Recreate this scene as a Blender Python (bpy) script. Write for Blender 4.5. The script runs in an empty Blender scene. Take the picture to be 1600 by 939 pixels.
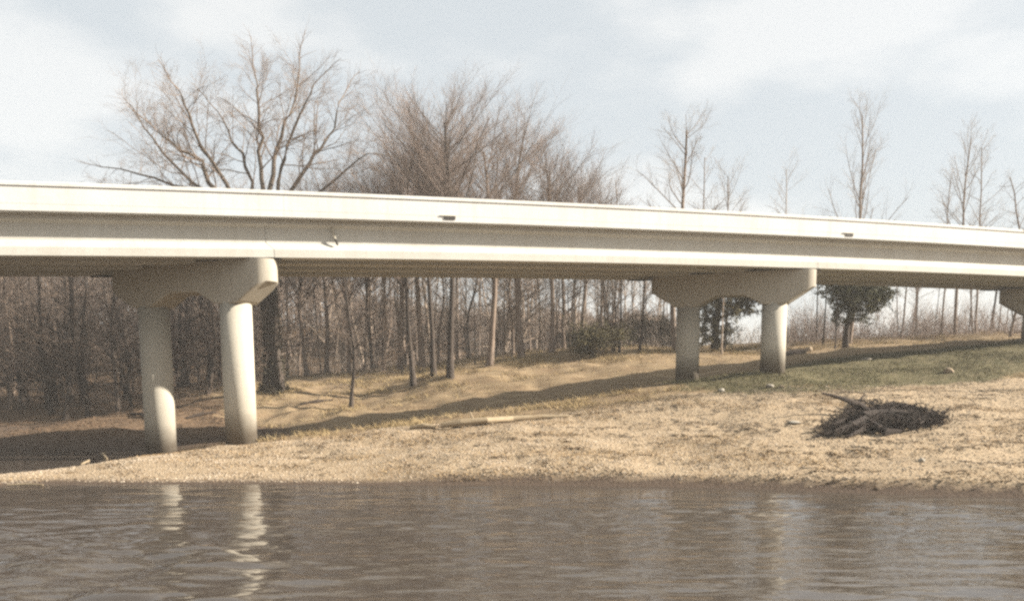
import bpy, bmesh, math, random
import numpy as np
from mathutils import Vector, Matrix, Euler

random.seed(7)
RNG = np.random.default_rng(11)
S = bpy.context.scene
COL = S.collection

# ------------------------------------------------------------------ camera
F, PITCH, CY, ROLL = 1295.9, -0.1187, 737.96, -0.0054      # lens in photograph pixels (1600 wide)
EYE = 2.9
cam_d = bpy.data.cameras.new('camera')
cam = bpy.data.objects.new('camera', cam_d)
COL.objects.link(cam)
cam_d.sensor_width = 36.0
cam_d.lens = F * 36.0 / 1600.0
cam_d.shift_y = (CY - 469.5) / 1600.0
cam_d.clip_start = 0.1
cam_d.clip_end = 5000
cam.matrix_world = Matrix.Translation((0, 0, EYE)) @ Matrix.Rotation(math.pi / 2 + PITCH, 4, 'X') @ Matrix.Rotation(ROLL, 4, 'Z')
cam_d.dof.use_dof = False
S.camera = cam

# ------------------------------------------------------------------ light
SUN_AZ, SUN_EL = math.radians(89.4), math.radians(25.0)
W = bpy.data.worlds.new('World')
S.world = W
W.use_nodes = True
wn = W.node_tree
wn.nodes.clear()
def N(t, kind, **kw):
    n = t.nodes.new(kind)
    for k, v in kw.items():
        setattr(n, k, v)
    return n
SKY_STRENGTH = 0.10
sky = N(wn, 'ShaderNodeTexSky', sky_type='NISHITA', sun_disc=False, sun_elevation=SUN_EL, sun_rotation=SUN_AZ)
sky.air_density, sky.dust_density, sky.ozone_density = 1.0, 2.5, 1.0
tc = N(wn, 'ShaderNodeTexCoord')
mp = N(wn, 'ShaderNodeMapping')
mp.inputs['Scale'].default_value = (1.0, 1.0, 2.6)
mp.inputs['Location'].default_value = (0.35, 0.1, 0.2)
n1 = N(wn, 'ShaderNodeTexNoise')
n1.inputs['Scale'].default_value = 3.1
n1.inputs['Detail'].default_value = 7
n1.inputs['Roughness'].default_value = 0.5
r1 = N(wn, 'ShaderNodeValToRGB')
r1.color_ramp.elements[0].position, r1.color_ramp.elements[1].position = 0.43, 0.60
CLOUD_LO, CLOUD_HI = (2.24, 2.38, 2.43, 1), (2.92, 2.94, 2.87, 1)
r1.color_ramp.elements[0].color = CLOUD_LO
r1.color_ramp.elements[1].color = CLOUD_HI
r1.color_ramp.interpolation = 'EASE'
mixc = N(wn, 'ShaderNodeMix', data_type='RGBA')
mixc.inputs['Factor'].default_value = 0.9
bg = N(wn, 'ShaderNodeBackground')
bg.inputs['Strength'].default_value = SKY_STRENGTH
out = N(wn, 'ShaderNodeOutputWorld')
L = wn.links.new
L(tc.outputs['Generated'], mp.inputs['Vector'])
L(mp.outputs['Vector'], n1.inputs['Vector'])
L(n1.outputs['Fac'], r1.inputs['Fac'])
L(sky.outputs['Color'], mixc.inputs['A'])
L(r1.outputs['Color'], mixc.inputs['B'])
L(mixc.outputs['Result'], bg.inputs['Color'])
L(bg.outputs['Background'], out.inputs['Surface'])

sun_d = bpy.data.lights.new('sun', 'SUN')
sun_d.energy = 5.0
sun_d.angle = math.radians(0.5)
sun_d.color = (1.0, 0.925, 0.81)
sun = bpy.data.objects.new('sun', sun_d)
COL.objects.link(sun)
to_sun = Vector((math.sin(SUN_AZ) * math.cos(SUN_EL), math.cos(SUN_AZ) * math.cos(SUN_EL), math.sin(SUN_EL)))
sun.rotation_euler = to_sun.to_track_quat('Z', 'Y').to_euler()
sun.location = to_sun * 60

vs = S.view_settings
vs.view_transform, vs.look, vs.gamma, vs.use_curve_mapping = 'Standard', 'None', 1.0, False
vs.exposure = 1.62
S.render.engine = 'CYCLES'
S.cycles.filter_width = 2.6
S.cycles.use_denoising = False
S.cycles.max_bounces = 6
S.cycles.diffuse_bounces = 1
S.cycles.caustics_reflective = S.cycles.caustics_refractive = False

# ------------------------------------------------------------------ helpers
def ray(u, v):
    du, dv = u - 800.0, v - CY
    cr, sr = math.cos(ROLL), math.sin(ROLL)
    a, b = du * cr + dv * sr, -du * sr + dv * cr
    x, z = a / F, -b / F
    c, s = math.cos(PITCH), math.sin(PITCH)
    d = np.array([x, c - z * s, s + z * c])
    return d / d[1]
def at(u, v, Y):
    """world point seen at photograph pixel (u, v), Y metres ahead"""
    d = ray(u, v)
    return np.array([d[0] * Y, Y, EYE + d[2] * Y])

def tag(o, label=None, cat=None, group=None, kind=None):
    if label: o['label'] = label
    if cat: o['category'] = cat
    if group: o['group'] = group
    if kind: o['kind'] = kind
    return o
def link(name, me, mat=None, parent=None, loc=None):
    o = bpy.data.objects.new(name, me)
    COL.objects.link(o)
    if mat and me and not me.materials:
        me.materials.append(mat)
    if parent: o.parent = parent
    if loc is not None: o.location = loc
    return o
def empty(name, loc=(0, 0, 0), rz=0):
    o = bpy.data.objects.new(name, None)
    COL.objects.link(o)
    o.location = loc
    o.rotation_euler = (0, 0, rz)
    o.empty_display_size = 0.3
    return o
def mesh_np(name, V, Fc, smooth=False, col=None):
    """V (n,3), Fc (m,k) -> mesh; col: per-vertex colours"""
    V = np.asarray(V, dtype=np.float32); Fc = np.asarray(Fc, dtype=np.int32)
    me = bpy.data.meshes.new(name)
    m, k = Fc.shape
    me.vertices.add(len(V)); me.vertices.foreach_set('co', V.ravel())
    me.loops.add(m * k); me.loops.foreach_set('vertex_index', Fc.ravel())
    me.polygons.add(m)
    me.polygons.foreach_set('loop_start', np.arange(0, m * k, k, dtype=np.int32))
    me.polygons.foreach_set('loop_total', np.full(m, k, dtype=np.int32))
    if smooth:
        me.polygons.foreach_set('use_smooth', np.ones(m, dtype=bool))
    if col is not None:
        at_ = me.color_attributes.new('tint', 'FLOAT_COLOR', 'POINT')
        c4 = np.ones((len(V), 4), dtype=np.float32); c4[:, :3] = col
        at_.data.foreach_set('color', c4.ravel())
    me.update(calc_edges=True)
    return me
def bm_mesh(name, bm):
    bmesh.ops.recalc_face_normals(bm, faces=bm.faces[:])
    me = bpy.data.meshes.new(name)
    bm.to_mesh(me); bm.free()
    return me
def shade_smooth(me, on=True):
    me.polygons.foreach_set('use_smooth', np.full(len(me.polygons), on, dtype=bool))
def lin(c):
    return tuple((x / 12.92 if x <= .04045 else ((x + .055) / 1.055) ** 2.4) for x in c)

# ------------------------------------------------------------------ materials
def new_mat(name, rough=0.9):
    m = bpy.data.materials.new(name)
    m.use_nodes = True
    t = m.node_tree
    b = t.nodes['Principled BSDF']
    b.inputs['Roughness'].default_value = rough
    b.inputs['Specular IOR Level'].default_value = 0.25
    return m, t, b
def noise(t, vec, scale, detail=4, rough=0.55):
    n = N(t, 'ShaderNodeTexNoise')
    n.inputs['Scale'].default_value = scale
    n.inputs['Detail'].default_value = detail
    n.inputs['Roughness'].default_value = rough
    if vec is not None: t.links.new(vec, n.inputs['Vector'])
    return n.outputs['Fac']
def ramp(t, fac, stops, interp='LINEAR'):
    r = N(t, 'ShaderNodeValToRGB')
    r.color_ramp.interpolation = interp
    els = r.color_ramp.elements
    while len(els) < len(stops): els.new(0.5)
    for e, (p, c) in zip(els, stops):
        e.position = p
        e.color = (c, c, c, 1) if not hasattr(c, '__len__') else (*c, 1)
    t.links.new(fac, r.inputs['Fac'])
    return r.outputs['Color']
def mix(t, fac, a, b, mode='MIX'):
    m = N(t, 'ShaderNodeMix', data_type='RGBA', blend_type=mode)
    for k, v in (('Factor', fac), ('A', a), ('B', b)):
        s = m.inputs[k]
        if hasattr(v, 'is_output'): t.links.new(v, s)
        else: s.default_value = v if k == 'Factor' else (*v, 1)
    return m.outputs['Result']
def mapping(t, vec, scale=(1, 1, 1), loc=(0, 0, 0)):
    m = N(t, 'ShaderNodeMapping')
    m.inputs['Scale'].default_value = scale
    m.inputs['Location'].default_value = loc
    t.links.new(vec, m.inputs['Vector'])
    return m.outputs['Vector']
def bump(t, b, h, strength=0.5, dist=0.02):
    n = N(t, 'ShaderNodeBump')
    n.inputs['Strength'].default_value = strength
    n.inputs['Distance'].default_value = dist
    t.links.new(h, n.inputs['Height'])
    t.links.new(n.outputs['Normal'], b.inputs['Normal'])
def coords(t, which='Object'):
    return N(t, 'ShaderNodeTexCoord').outputs[which]

def m_concrete(name, base, stain, amount=0.5, foot=None):
    m, t, b = new_mat(name, 0.85)
    v = coords(t)
    a = noise(t, v, 0.7, 6)
    f = ramp(t, a, [(0.35, 0.0), (0.75, amount)])
    c = mix(t, f, base, stain)
    streak = noise(t, mapping(t, v, (3.5, 3.5, 0.22)), 1.0, 5)
    c = mix(t, ramp(t, streak, [(0.5, 0.0), (0.78, amount)]), c, stain)
    fine = noise(t, v, 22, 3)
    c = mix(t, 0.12, c, ramp(t, fine, [(0.3, 0.25), (0.7, 0.9)]), 'OVERLAY')
    if foot:                      # silt left by high water on the lowest metre
        s = N(t, 'ShaderNodeSeparateXYZ'); t.links.new(v, s.inputs[0])
        add = N(t, 'ShaderNodeMath', operation='ADD'); t.links.new(s.outputs['Z'], add.inputs[0])
        mu = N(t, 'ShaderNodeMath', operation='MULTIPLY'); t.links.new(a, mu.inputs[0]); mu.inputs[1].default_value = 1.1
        t.links.new(mu.outputs[0], add.inputs[1])
        g = N(t, 'ShaderNodeMapRange'); t.links.new(add.outputs[0], g.inputs[0])
        g.inputs[1].default_value, g.inputs[2].default_value = foot[0], foot[1]
        g.inputs[3].default_value, g.inputs[4].default_value = 0.92, 0.0
        c = mix(t, g.outputs[0], c, foot[2])
    t.links.new(c, b.inputs['Base Color'])
    bump(t, b, fine, 0.25, 0.01)
    return m
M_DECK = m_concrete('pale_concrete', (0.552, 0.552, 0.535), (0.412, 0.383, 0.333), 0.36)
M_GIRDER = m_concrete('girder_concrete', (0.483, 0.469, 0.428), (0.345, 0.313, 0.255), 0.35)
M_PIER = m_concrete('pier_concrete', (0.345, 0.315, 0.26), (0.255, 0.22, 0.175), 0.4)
M_COLUMN = m_concrete('column_concrete', (0.41, 0.378, 0.315), (0.30, 0.262, 0.205), 0.35, (0.95, 1.75, (0.105, 0.083, 0.060)))
def m_plain(name, c, c2=None, scale=3.0, rough=0.9, bmp=0.4, bd=0.03, stretch=(1, 1, 1)):
    m, t, b = new_mat(name, rough)
    v = mapping(t, coords(t), stretch)
    a = noise(t, v, scale, 5)
    c2 = c2 or tuple(x * 0.6 for x in c)
    t.links.new(mix(t, ramp(t, a, [(0.3, 0.0), (0.7, 1.0)]), c, c2), b.inputs['Base Color'])
    if bmp: bump(t, b, noise(t, v, scale * 6, 4), bmp, bd)
    return m
M_IRON = m_plain('dark_drain', (0.05, 0.045, 0.04), rough=0.7)
M_PIPE = m_plain('pale_pipe', (0.55, 0.5, 0.4), rough=0.6)
M_BARK_GREY = m_plain('grey_brown_bark', (0.233, 0.177, 0.135), (0.137, 0.1, 0.077), 2.2, stretch=(2, 2, .5))
M_BARK_DARK = m_plain('dark_bark', (0.0703, 0.0536, 0.0415), (0.0369, 0.0281, 0.0228), 2.2, stretch=(2, 2, .5))
M_BARK_OAK = m_plain('oak_limb_bark', (0.135, 0.105, 0.08), (0.085, 0.065, 0.05), 2.2, stretch=(2, 2, .5))
M_BARK_PALE = m_plain('pale_bark', (0.379, 0.304, 0.235), (0.235, 0.174, 0.131), 1.6, stretch=(2, 2, .5))
M_TWIG = m_plain('twig_bark', (0.223, 0.166, 0.125), (0.154, 0.111, 0.0848), 0.6, bmp=0)
M_TWIG_RED = m_plain('reddish_twig', (0.248, 0.192, 0.161), (0.176, 0.133, 0.109), 0.6, bmp=0)
M_TWIG_GREY = m_plain('grey_twig', (0.319, 0.265, 0.221), (0.235, 0.193, 0.157), 0.6, bmp=0)
M_WOOD_PALE = m_plain('bleached_wood', (0.322, 0.258, 0.171), (0.225, 0.166, 0.102), 2.0, stretch=(.4, 3, 3))
M_WOOD_DARK = m_plain('wet_dark_wood', (0.048, 0.0334, 0.0244), (0.0272, 0.0198, 0.0148), 2.5)
M_EARTH = m_plain('dark_wet_earth', (0.045, 0.031, 0.023), (0.022, 0.016, 0.013), 6, bmp=1.0, bd=.08)
M_ROCK_PALE = m_plain('pale_rock', (0.365, 0.332, 0.278), (0.258, 0.225, 0.182), 4)
M_ROCK_TAN = m_plain('tan_rock', (0.308, 0.234, 0.154), (0.201, 0.154, 0.107), 4)
def m_tint(name, rough=0.95, trans=0.0):
    m, t, b = new_mat(name, rough)
    a = N(t, 'ShaderNodeVertexColor'); a.layer_name = 'tint'
    t.links.new(a.outputs['Color'], b.inputs['Base Color'])
    b.inputs['Specular IOR Level'].default_value = 0.1
    return m
M_TINT = m_tint('tinted_by_piece')

# ------------------------------------------------------------------ terrain
# bridge line (plan)
P1 = np.array([-9.51, 29.12]); AZ = math.radians(68.85)
D = np.array([math.sin(AZ), math.cos(AZ)]); NRM = np.array([-math.cos(AZ), math.sin(AZ)])   # NRM points away from the river
BB = math.radians(-66.37)
CAX = np.array([math.sin(BB), math.cos(BB)])
CP = []      # (X, Y, z)
def cpx(u, v, Y): CP.append(tuple(at(u, v, Y)))
def cw(x, y, z): CP.append((x, y, z))
def shore(u, v):
    d = ray(u, v); Y = -EYE / d[2]
    CP.append((d[0] * Y, Y, 0.0))
for u, v in ((60, 756), (250, 757), (420, 757), (560, 758), (700, 758), (850, 758), (1000, 760), (1150, 763), (1300, 769), (1450, 773), (1600, 778), (1750, 784)):
    shore(u, v)
for x, y in ((-20, 15), (-10, 16), (0, 16), (10, 14.5), (20, 12), (-32, 15)): cw(x, y, -1.0)
for x, y in ((-32, 25), (-24, 24), (-24, 30), (-19, 30.5), (-34, 31), (-15.5, 30.0), (-19.5, 23)): cw(x, y, -0.45)
for u, v, Y in (
    (0, 747, 22.7), (-60, 749, 22.6), (50, 741, 23.4), (100, 735, 24.3), (170, 724, 25.0), (240, 711, 26.2), (300, 704, 27.0), (405, 689, 29.0), (520, 676, 30.2), (640, 661, 31.2),
    (0, 688, 35.5), (110, 684, 35.5), (200, 678, 35.0), (0, 662, 44), (100, 652, 47), (180, 650, 47), (230, 672, 38), (300, 655, 41), (200, 622, 58), (330, 596, 58),
    (330, 676, 35.0), (380, 650, 43), (430, 612, 47.5), (500, 608, 49.5), (600, 615, 47.5), (560, 583, 58), (450, 588, 58),
    (650, 578, 56), (760, 562, 56), (850, 549, 57), (950, 545, 58), (1060, 547, 57), (1100, 546, 56),
    (700, 594, 47),
    (415, 686, 34.5), (520, 674, 35.4), (640, 657, 36.3), (740, 643, 37.2), (840, 629, 38.0), (930, 615, 38.8), (1050, 594, 39.8), (1140, 592, 41.0), (1235, 570, 41.7), (1320, 561, 42.6), (1400, 553, 43.6), (1500, 543, 44.8), (1590, 536, 46.1),
    (415, 671, 40.7), (520, 660, 41.7), (640, 641, 42.7), (740, 624, 43.6), (840, 608, 44.5), (930, 589, 45.3), (1050, 578, 46.7), (1140, 567, 47.8), (1235, 557, 49.0), (1320, 549, 50.1), (1400, 543, 51.3), (1500, 537, 52.9), (1590, 531, 54.4),
    (1000, 638, 31.0), (900, 650, 30.4), (1000, 690, 26.0), (800, 690, 26.0), (640, 700, 26.0), (480, 715, 25.6),
    (1205, 581, 37.3), (1150, 546, 55), (1240, 549, 54), (1250, 602, 34), (1250, 640, 29.5), (1250, 700, 24.5),
    (1380, 655, 28), (1450, 640, 29), (1600, 645, 28.5), (1600, 690, 24.3), (1420, 700, 24), (1400, 598, 35.5), (1600, 600, 34.5), (1400, 568, 40.5), (1600, 565, 39.5), (1400, 535, 57), (1590, 522, 60), (1500, 527, 59),
    (1750, 520, 50), (1750, 590, 36), (1750, 650, 28), (1750, 505, 60)):
    cpx(u, v, Y)
for x, y, z in ((-45, 60, 1.2), (-30, 75, 2.2), (-10, 75, 3.3), (10, 75, 4.7), (30, 75, 5.6), (50, 75, 6.0), (-44, 95, 8.5), (-20, 95, 8.0), (0, 95, 6.0), (20, 95, 5.6), (45, 95, 6.0), (-45, 45, .5), (-45, 36, 0.1),
                (45, 50, 5.6), (50, 35, 3.6), (45, 24, 2.0), (40, 10, -1)): cw(x, y, z)
CPA = np.array(CP)
def _phi(r2):
    return 0.5 * r2 * np.log(r2 + 1e-9)
_n = len(CPA)
_P = CPA[:, :2] / 20.0
_K = _phi(((_P[:, None] - _P[None]) ** 2).sum(-1)) + np.eye(_n) * 0.0015
_A = np.zeros((_n + 3, _n + 3)); _A[:_n, :_n] = _K
_A[:_n, _n] = 1; _A[:_n, _n + 1:] = _P; _A[_n:, :_n] = _A[:_n, _n:].T
_w = np.linalg.solve(_A, np.concatenate([CPA[:, 2], np.zeros(3)]))
def sstep(a, b, x):
    t = np.clip((x - a) / (b - a), 0, 1)
    return t * t * (3 - 2 * t)
# value noise for terrain relief
_G = RNG.random((64, 64))
def vnoise(x, y):
    xi, yi = np.floor(x).astype(int), np.floor(y).astype(int)
    fx, fy = x - xi, y - yi
    fx, fy = fx * fx * (3 - 2 * fx), fy * fy * (3 - 2 * fy)
    g = lambda a, b: _G[a % 64, b % 64]
    return (g(xi, yi) * (1 - fx) + g(xi + 1, yi) * fx) * (1 - fy) + (g(xi, yi + 1) * (1 - fx) + g(xi + 1, yi + 1) * fx) * fy - 0.5
def ground_z(X, Y, relief=True):
    X = np.atleast_1d(np.asarray(X, float)); Y = np.atleast_1d(np.asarray(Y, float))
    cx, cy = np.clip(X, -46, 50), np.clip(Y, 14.5, 96)
    z = np.empty_like(cx)
    for i in range(0, len(cx), 20000):
        p = np.stack([cx[i:i + 20000], cy[i:i + 20000]], 1) / 20.0
        k = _phi(((p[:, None] - _P[None]) ** 2).sum(-1))
        z[i:i + 20000] = k @ _w[:_n] + _w[_n] + p @ _w[_n + 1:]
    z = np.where(Y < 15.5, np.minimum(z, -0.5 - 0.1 * (15.5 - np.maximum(Y, 8))), z)
    # low eroded lip along the right half of the waterline
    lip = sstep(-5, 1, X) * sstep(15, 17, Y)
    z = z + lip * 0.17 * sstep(0.02, 0.10, z) * (1 - sstep(0.2, 1.2, z))
    # the bank the photographer stands on
    nb = sstep(4.5, -0.5, Y)
    z = np.where(Y < 6, -1.5 + nb * 2.75, z)
    if relief:
        amp = sstep(0.05, 0.5, z)
        bank = sstep(0, 7, (X - P1[0]) * NRM[0] + (Y - P1[1]) * NRM[1])
        z = z + amp * bank * (0.42 * vnoise(X * .24 + 13, Y * .42 + 2) + .20 * vnoise(X * .7 + 1, Y * .9) + .22 * sstep(6, -3, X) * vnoise(X * 1.5 + 7, Y * 1.7))
        z = z + amp * (0.16 * vnoise(X * .45 + 3, Y * .45) + 0.08 * vnoise(X * 1.3, Y * 1.3 + 9) + 0.075 * vnoise(X * 3.1 + 5, Y * 3.1))
    return z
def gz(x, y): return float(ground_z([x], [y])[0])
def hit(u, v, y0=17.0, y1=90.0):
    """the place on the ground seen at a photograph pixel"""
    d = ray(u, v)
    Ys = np.arange(y0, y1, 0.1)
    zs = ground_z(d[0] * Ys, Ys)
    k = np.nonzero(EYE + d[2] * Ys <= zs)[0]
    Y = Ys[k[0]] if len(k) else y1
    return np.array([d[0] * Y, Y, gz(d[0] * Y, Y)])
def on(u, Y):
    d = ray(u, 590)
    return np.array([d[0] * Y, Y, gz(d[0] * Y, Y)])

SPAN, SPACE, CN, CF = 22.69, 3.80, 1.70, 1.73
ZB, GRADE, CURV = EYE + 3.897, 0.0328, -0.0004
H_ALL, H_PAR = 2.10, 0.836
WID = 5.85

xs = np.concatenate([-np.geomspace(900, 47, 22), np.arange(-46, -26, .6), np.arange(-26, 30, 0.27), np.arange(30, 50, .6), np.geomspace(51, 900, 22)])
ys = np.concatenate([-np.geomspace(900, 8, 18), np.arange(-7, 15, .8), np.arange(15, 34, 0.22), np.arange(34, 62, .35), np.arange(62, 97, .9), np.geomspace(98, 1500, 24)])
gx, gy = np.meshgrid(xs, ys)
g_z = ground_z(gx.ravel(), gy.ravel())
gV = np.stack([gx.ravel(), gy.ravel(), g_z], 1)
nx, ny = len(xs), len(ys)
ii = (np.arange(ny - 1)[:, None] * nx + np.arange(nx - 1)[None]).ravel()
gF = np.stack([ii, ii + 1, ii + nx + 1, ii + nx], 1)
def region(X, Y, Z):
    """weights: gravel, green grass, leaf litter, mud"""
    t = (X - P1[0]) * D[0] + (Y - P1[1]) * D[1]            # along the bridge
    n = (X - P1[0]) * NRM[0] + (Y - P1[1]) * NRM[1]        # beyond it
    wob = 2.0 * vnoise(X * .35 + 7, Y * .35) + 1.0 * vnoise(X * 1.1, Y * 1.1)
    gravel = sstep(0.6, -1.6, n + 0.5 * wob + 0.16 * np.maximum(t - 6, 0))
    green = sstep(15, 21, t + 2 * wob) * sstep(-5.6, -3.2, n + .9 * wob) * sstep(4.0, 2.4, n + .3 * wob)
    green = np.maximum(green, 0.35 * sstep(.12, .32, vnoise(X * .22 + 1, Y * .5)) * sstep(5, 8, n) * sstep(0, 8, t) * sstep(30, 20, t))
    litter = sstep(6, -4, t + 2 * wob) * sstep(0, 2, n + .4 * wob)
    litter = np.maximum(litter, sstep(24, 32, n + wob))
    mud = sstep(0.10, 0.03, Z) + sstep(-5, 0, X) * sstep(0.27, 0.15, Z)
    mud = mud + .85 * sstep(-7, -11, X) * sstep(1.5, 3, n) * sstep(.55, .12, Z + .25 * vnoise(X * .6, Y * .9))
    mud = np.clip(mud, 0, 1)
    return np.stack([gravel, np.clip(green, 0, 1), np.clip(litter, 0, 1)], 1), mud
gw, gmud = region(gV[:, 0], gV[:, 1], gV[:, 2])
ground_me = mesh_np('ground', gV, gF, smooth=True, col=gw)
ma = ground_me.attributes.new('mud', 'FLOAT', 'POINT'); ma.data.foreach_set('value', gmud.astype(np.float32))
def m_ground():
    m, t, b = new_mat('river_bank_ground', 1.0)
    b.inputs['Specular IOR Level'].default_value = 0.08
    v = coords(t)
    w = N(t, 'ShaderNodeVertexColor'); w.layer_name = 'tint'
    s = N(t, 'ShaderNodeSeparateColor'); t.links.new(w.outputs['Color'], s.inputs[0])
    big = noise(t, v, 0.35, 5); mid = noise(t, v, 2.6, 5); fine = noise(t, v, 11, 4, .65)
    stre = noise(t, mapping(t, v, (.5, 2.2, 1)), 1.3, 5)
    dry = mix(t, ramp(t, stre, [(.35, 0.), (.65, 1.)]), (0.315, 0.236, 0.144), (0.197, 0.137, 0.0828))
    dry = mix(t, ramp(t, fine, [(.45, 0.), (.7, .6)]), dry, (0.166, 0.113, 0.0662))
    gr = mix(t, ramp(t, fine, [(.38, 0.), (.62, 1.)]), (0.403, 0.318, 0.219), (0.272, 0.199, 0.126))
    gr = mix(t, ramp(t, mid, [(.42, 0.), (.68, .7)]), gr, (0.298, 0.22, 0.141))
    grn = mix(t, ramp(t, mid, [(.35, 0.), (.65, 1.)]), (0.0946, 0.0858, 0.0449), (0.151, 0.125, 0.0724))
    lit = mix(t, ramp(t, mid, [(.35, 0.), (.65, 1.)]), (0.148, 0.0977, 0.0593), (0.0851, 0.0579, 0.0384))
    lit = mix(t, ramp(t, fine, [(.5, 0.), (.66, .8)]), lit, (0.2, 0.137, 0.0872))
    def edge(x):          # break the border of a patch up
        a = N(t, 'ShaderNodeMath', operation='ADD'); t.links.new(x, a.inputs[0])
        q = N(t, 'ShaderNodeMath', operation='MULTIPLY_ADD'); t.links.new(mid, q.inputs[0]); q.inputs[1].default_value = 1.2; q.inputs[2].default_value = -0.6
        t.links.new(q.outputs[0], a.inputs[1])
        return ramp(t, a.outputs[0], [(.35, 0.), (.65, 1.)])
    c = mix(t, edge(s.outputs[2]), dry, lit)
    c = mix(t, edge(s.outputs[0]), c, gr)
    c = mix(t, edge(s.outputs[1]), c, grn)
    mud = N(t, 'ShaderNodeAttribute'); mud.attribute_name = 'mud'
    c = mix(t, mud.outputs['Fac'], c, (0.085, 0.062, 0.046))
    t.links.new(c, b.inputs['Base Color'])
    bump(t, b, fine, 0.8, 0.06)
    return m
ground = link('ground', ground_me, m_ground())
tag(ground, kind='structure')

# river
def m_water():
    m, t, b = new_mat('muddy_river_water', 0.06)
    b.inputs['Base Color'].default_value = (0.058, 0.047, 0.038, 1)
    b.inputs['IOR'].default_value = 1.333
    b.inputs['Specular IOR Level'].default_value = 1.0
    v = coords(t)
    dist = N(t, 'ShaderNodeVectorMath', operation='ADD')
    a = noise(t, mapping(t, v, (0.55, 2.3, 1), (3, 1, 0)), 1.0, 3, .5)
    bb = noise(t, mapping(t, v, (1.7, 6.0, 1), (0, 5, 0)), 1.0, 3, .55)
    patch = ramp(t, noise(t, mapping(t, v, (.10, .22, 1)), 1.0, 3), [(.36, .25), (.62, 1.)])
    h = N(t, 'ShaderNodeMath', operation='MULTIPLY_ADD'); t.links.new(bb, h.inputs[0]); h.inputs[1].default_value = 0.35; t.links.new(a, h.inputs[2])
    n = N(t, 'ShaderNodeBump'); n.inputs['Distance'].default_value = 0.05
    t.links.new(h.outputs[0], n.inputs['Height'])
    t.links.new(patch, n.inputs['Strength'])
    t.links.new(n.outputs['Normal'], b.inputs['Normal'])
    return m
wx = np.concatenate([-np.geomspace(900, 31, 14), np.arange(-30, 30, .15), np.geomspace(31, 900, 14)])
wy = np.concatenate([-np.geomspace(900, 6, 10), np.arange(-5, 8.6, .6), np.arange(9, 26, .07), np.geomspace(27, 1500, 24)])
wX, wY = np.meshgrid(wx, wy)
def waves(X, Y):
    X2, Y2 = X + .25 * Y, Y - .10 * X                     # wind a little across the stream
    warp = 1.2 * vnoise(X * .3 + 4, Y * .4)
    patch = .35 + 1.5 * np.clip(vnoise(X * .16 + 31, Y * .30 + 3) + .30, 0, 1)
    calm = .22 + .78 * sstep(20.5, 15.5, Y)
    z = 2.2 * (.030 * vnoise(X2 * .75 + warp, Y2 * 2.1) + .021 * vnoise(X2 * 1.7 + 9 + warp, Y2 * 4.3 + warp) + .013 * vnoise(X2 * 4.1, Y2 * 8.7 + 5))
    fade = sstep(31, 27, np.abs(X)) * sstep(27, 25, Y) * sstep(8.5, 9.5, Y)
    return z * patch * calm * fade
wV = np.stack([wX.ravel(), wY.ravel(), waves(wX, wY).ravel()], 1)
nwx, nwy = len(wx), len(wy)
wi = (np.arange(nwy - 1)[:, None] * nwx + np.arange(nwx - 1)[None]).ravel()
wm = mesh_np('river_water', wV, np.stack([wi, wi + 1, wi + nwx + 1, wi + nwx], 1), smooth=True)
tag(link('river_water', wm, m_water()), kind='structure')

# ------------------------------------------------------------------ bridge
def zdeck(t): return ZB + GRADE * t + CURV * t * t
FACE = P1 - CAX * 1.75                     # a point of the near girder face line
def bp(t, n, z):
    """t metres along the bridge, n metres beyond the near girder face, z above the girder soffit"""
    q = FACE + D * t + NRM * n
    return (q[0], q[1], zdeck(t) + z)
bridge = empty('concrete_bridge', (float(P1[0]), float(P1[1]), gz(*P1)))
tag(bridge, 'long pale concrete girder bridge on round columns crossing above the gravel bar', 'bridge')
def world_child(name, me, mat, parent):
    """link a mesh whose coordinates are in world space under its thing"""
    inv = Vector(parent.matrix_basis.translation)
    return link(name, me, mat, parent, loc=-inv)
def sweep(prof, t0, t1, step=2.5, skew=0.0):
    """prof: closed list of (n, z); swept along the bridge, ends skewed like the piers"""
    bm = bmesh.new()
    k = max(1, int(math.ceil((t1 - t0) / step)))
    rings = []
    for i in range(k + 1):
        t = t0 + (t1 - t0) * i / k
        rings.append([bm.verts.new(bp(t + skew * n, n, z)) for n, z in prof])
    for a, b in zip(rings[:-1], rings[1:]):
        for j in range(len(prof)):
            j2 = (j + 1) % len(prof)
            bm.faces.new((a[j], a[j2], b[j2], b[j]))
    bm.faces.new(rings[0]); bm.faces.new(rings[-1][::-1])
    return bm
SK = float(np.dot(CAX, D) / np.dot(CAX, NRM))        # skew: shift along the bridge per metre across
TP = [SPAN * i for i in range(-3, 6)]                 # pier stations, measured on the column line
T0OFF = float(np.dot(P1 - FACE, D))                   # column line relative to FACE
def tst(i): return SPAN * i
GH = H_ALL - H_PAR                                    # girder depth
OV = 0.32
def girder_prof(n0):
    hw = [(.33, 0.0), (.33, .26), (.09, .50), (.09, 1.0), (.24, 1.10), (.24, GH)]
    return [(n0 + .33 + a, z) for a, z in hw] + [(n0 + .33 - a, z) for a, z in hw[::-1]]
NG = 4
for s in range(-3, 5):
    for g in range(NG):
        n0 = (WID - .66) * g / (NG - 1)
        bm = sweep(girder_prof(n0), tst(s) + .012, tst(s + 1) - .012, 2.9, SK)
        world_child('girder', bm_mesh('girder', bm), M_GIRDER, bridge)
TA, TB = tst(-3), tst(5)
slab = [(-OV, GH), (WID + OV, GH), (WID + OV, GH + .20), (-OV, GH + .20)]
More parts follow.
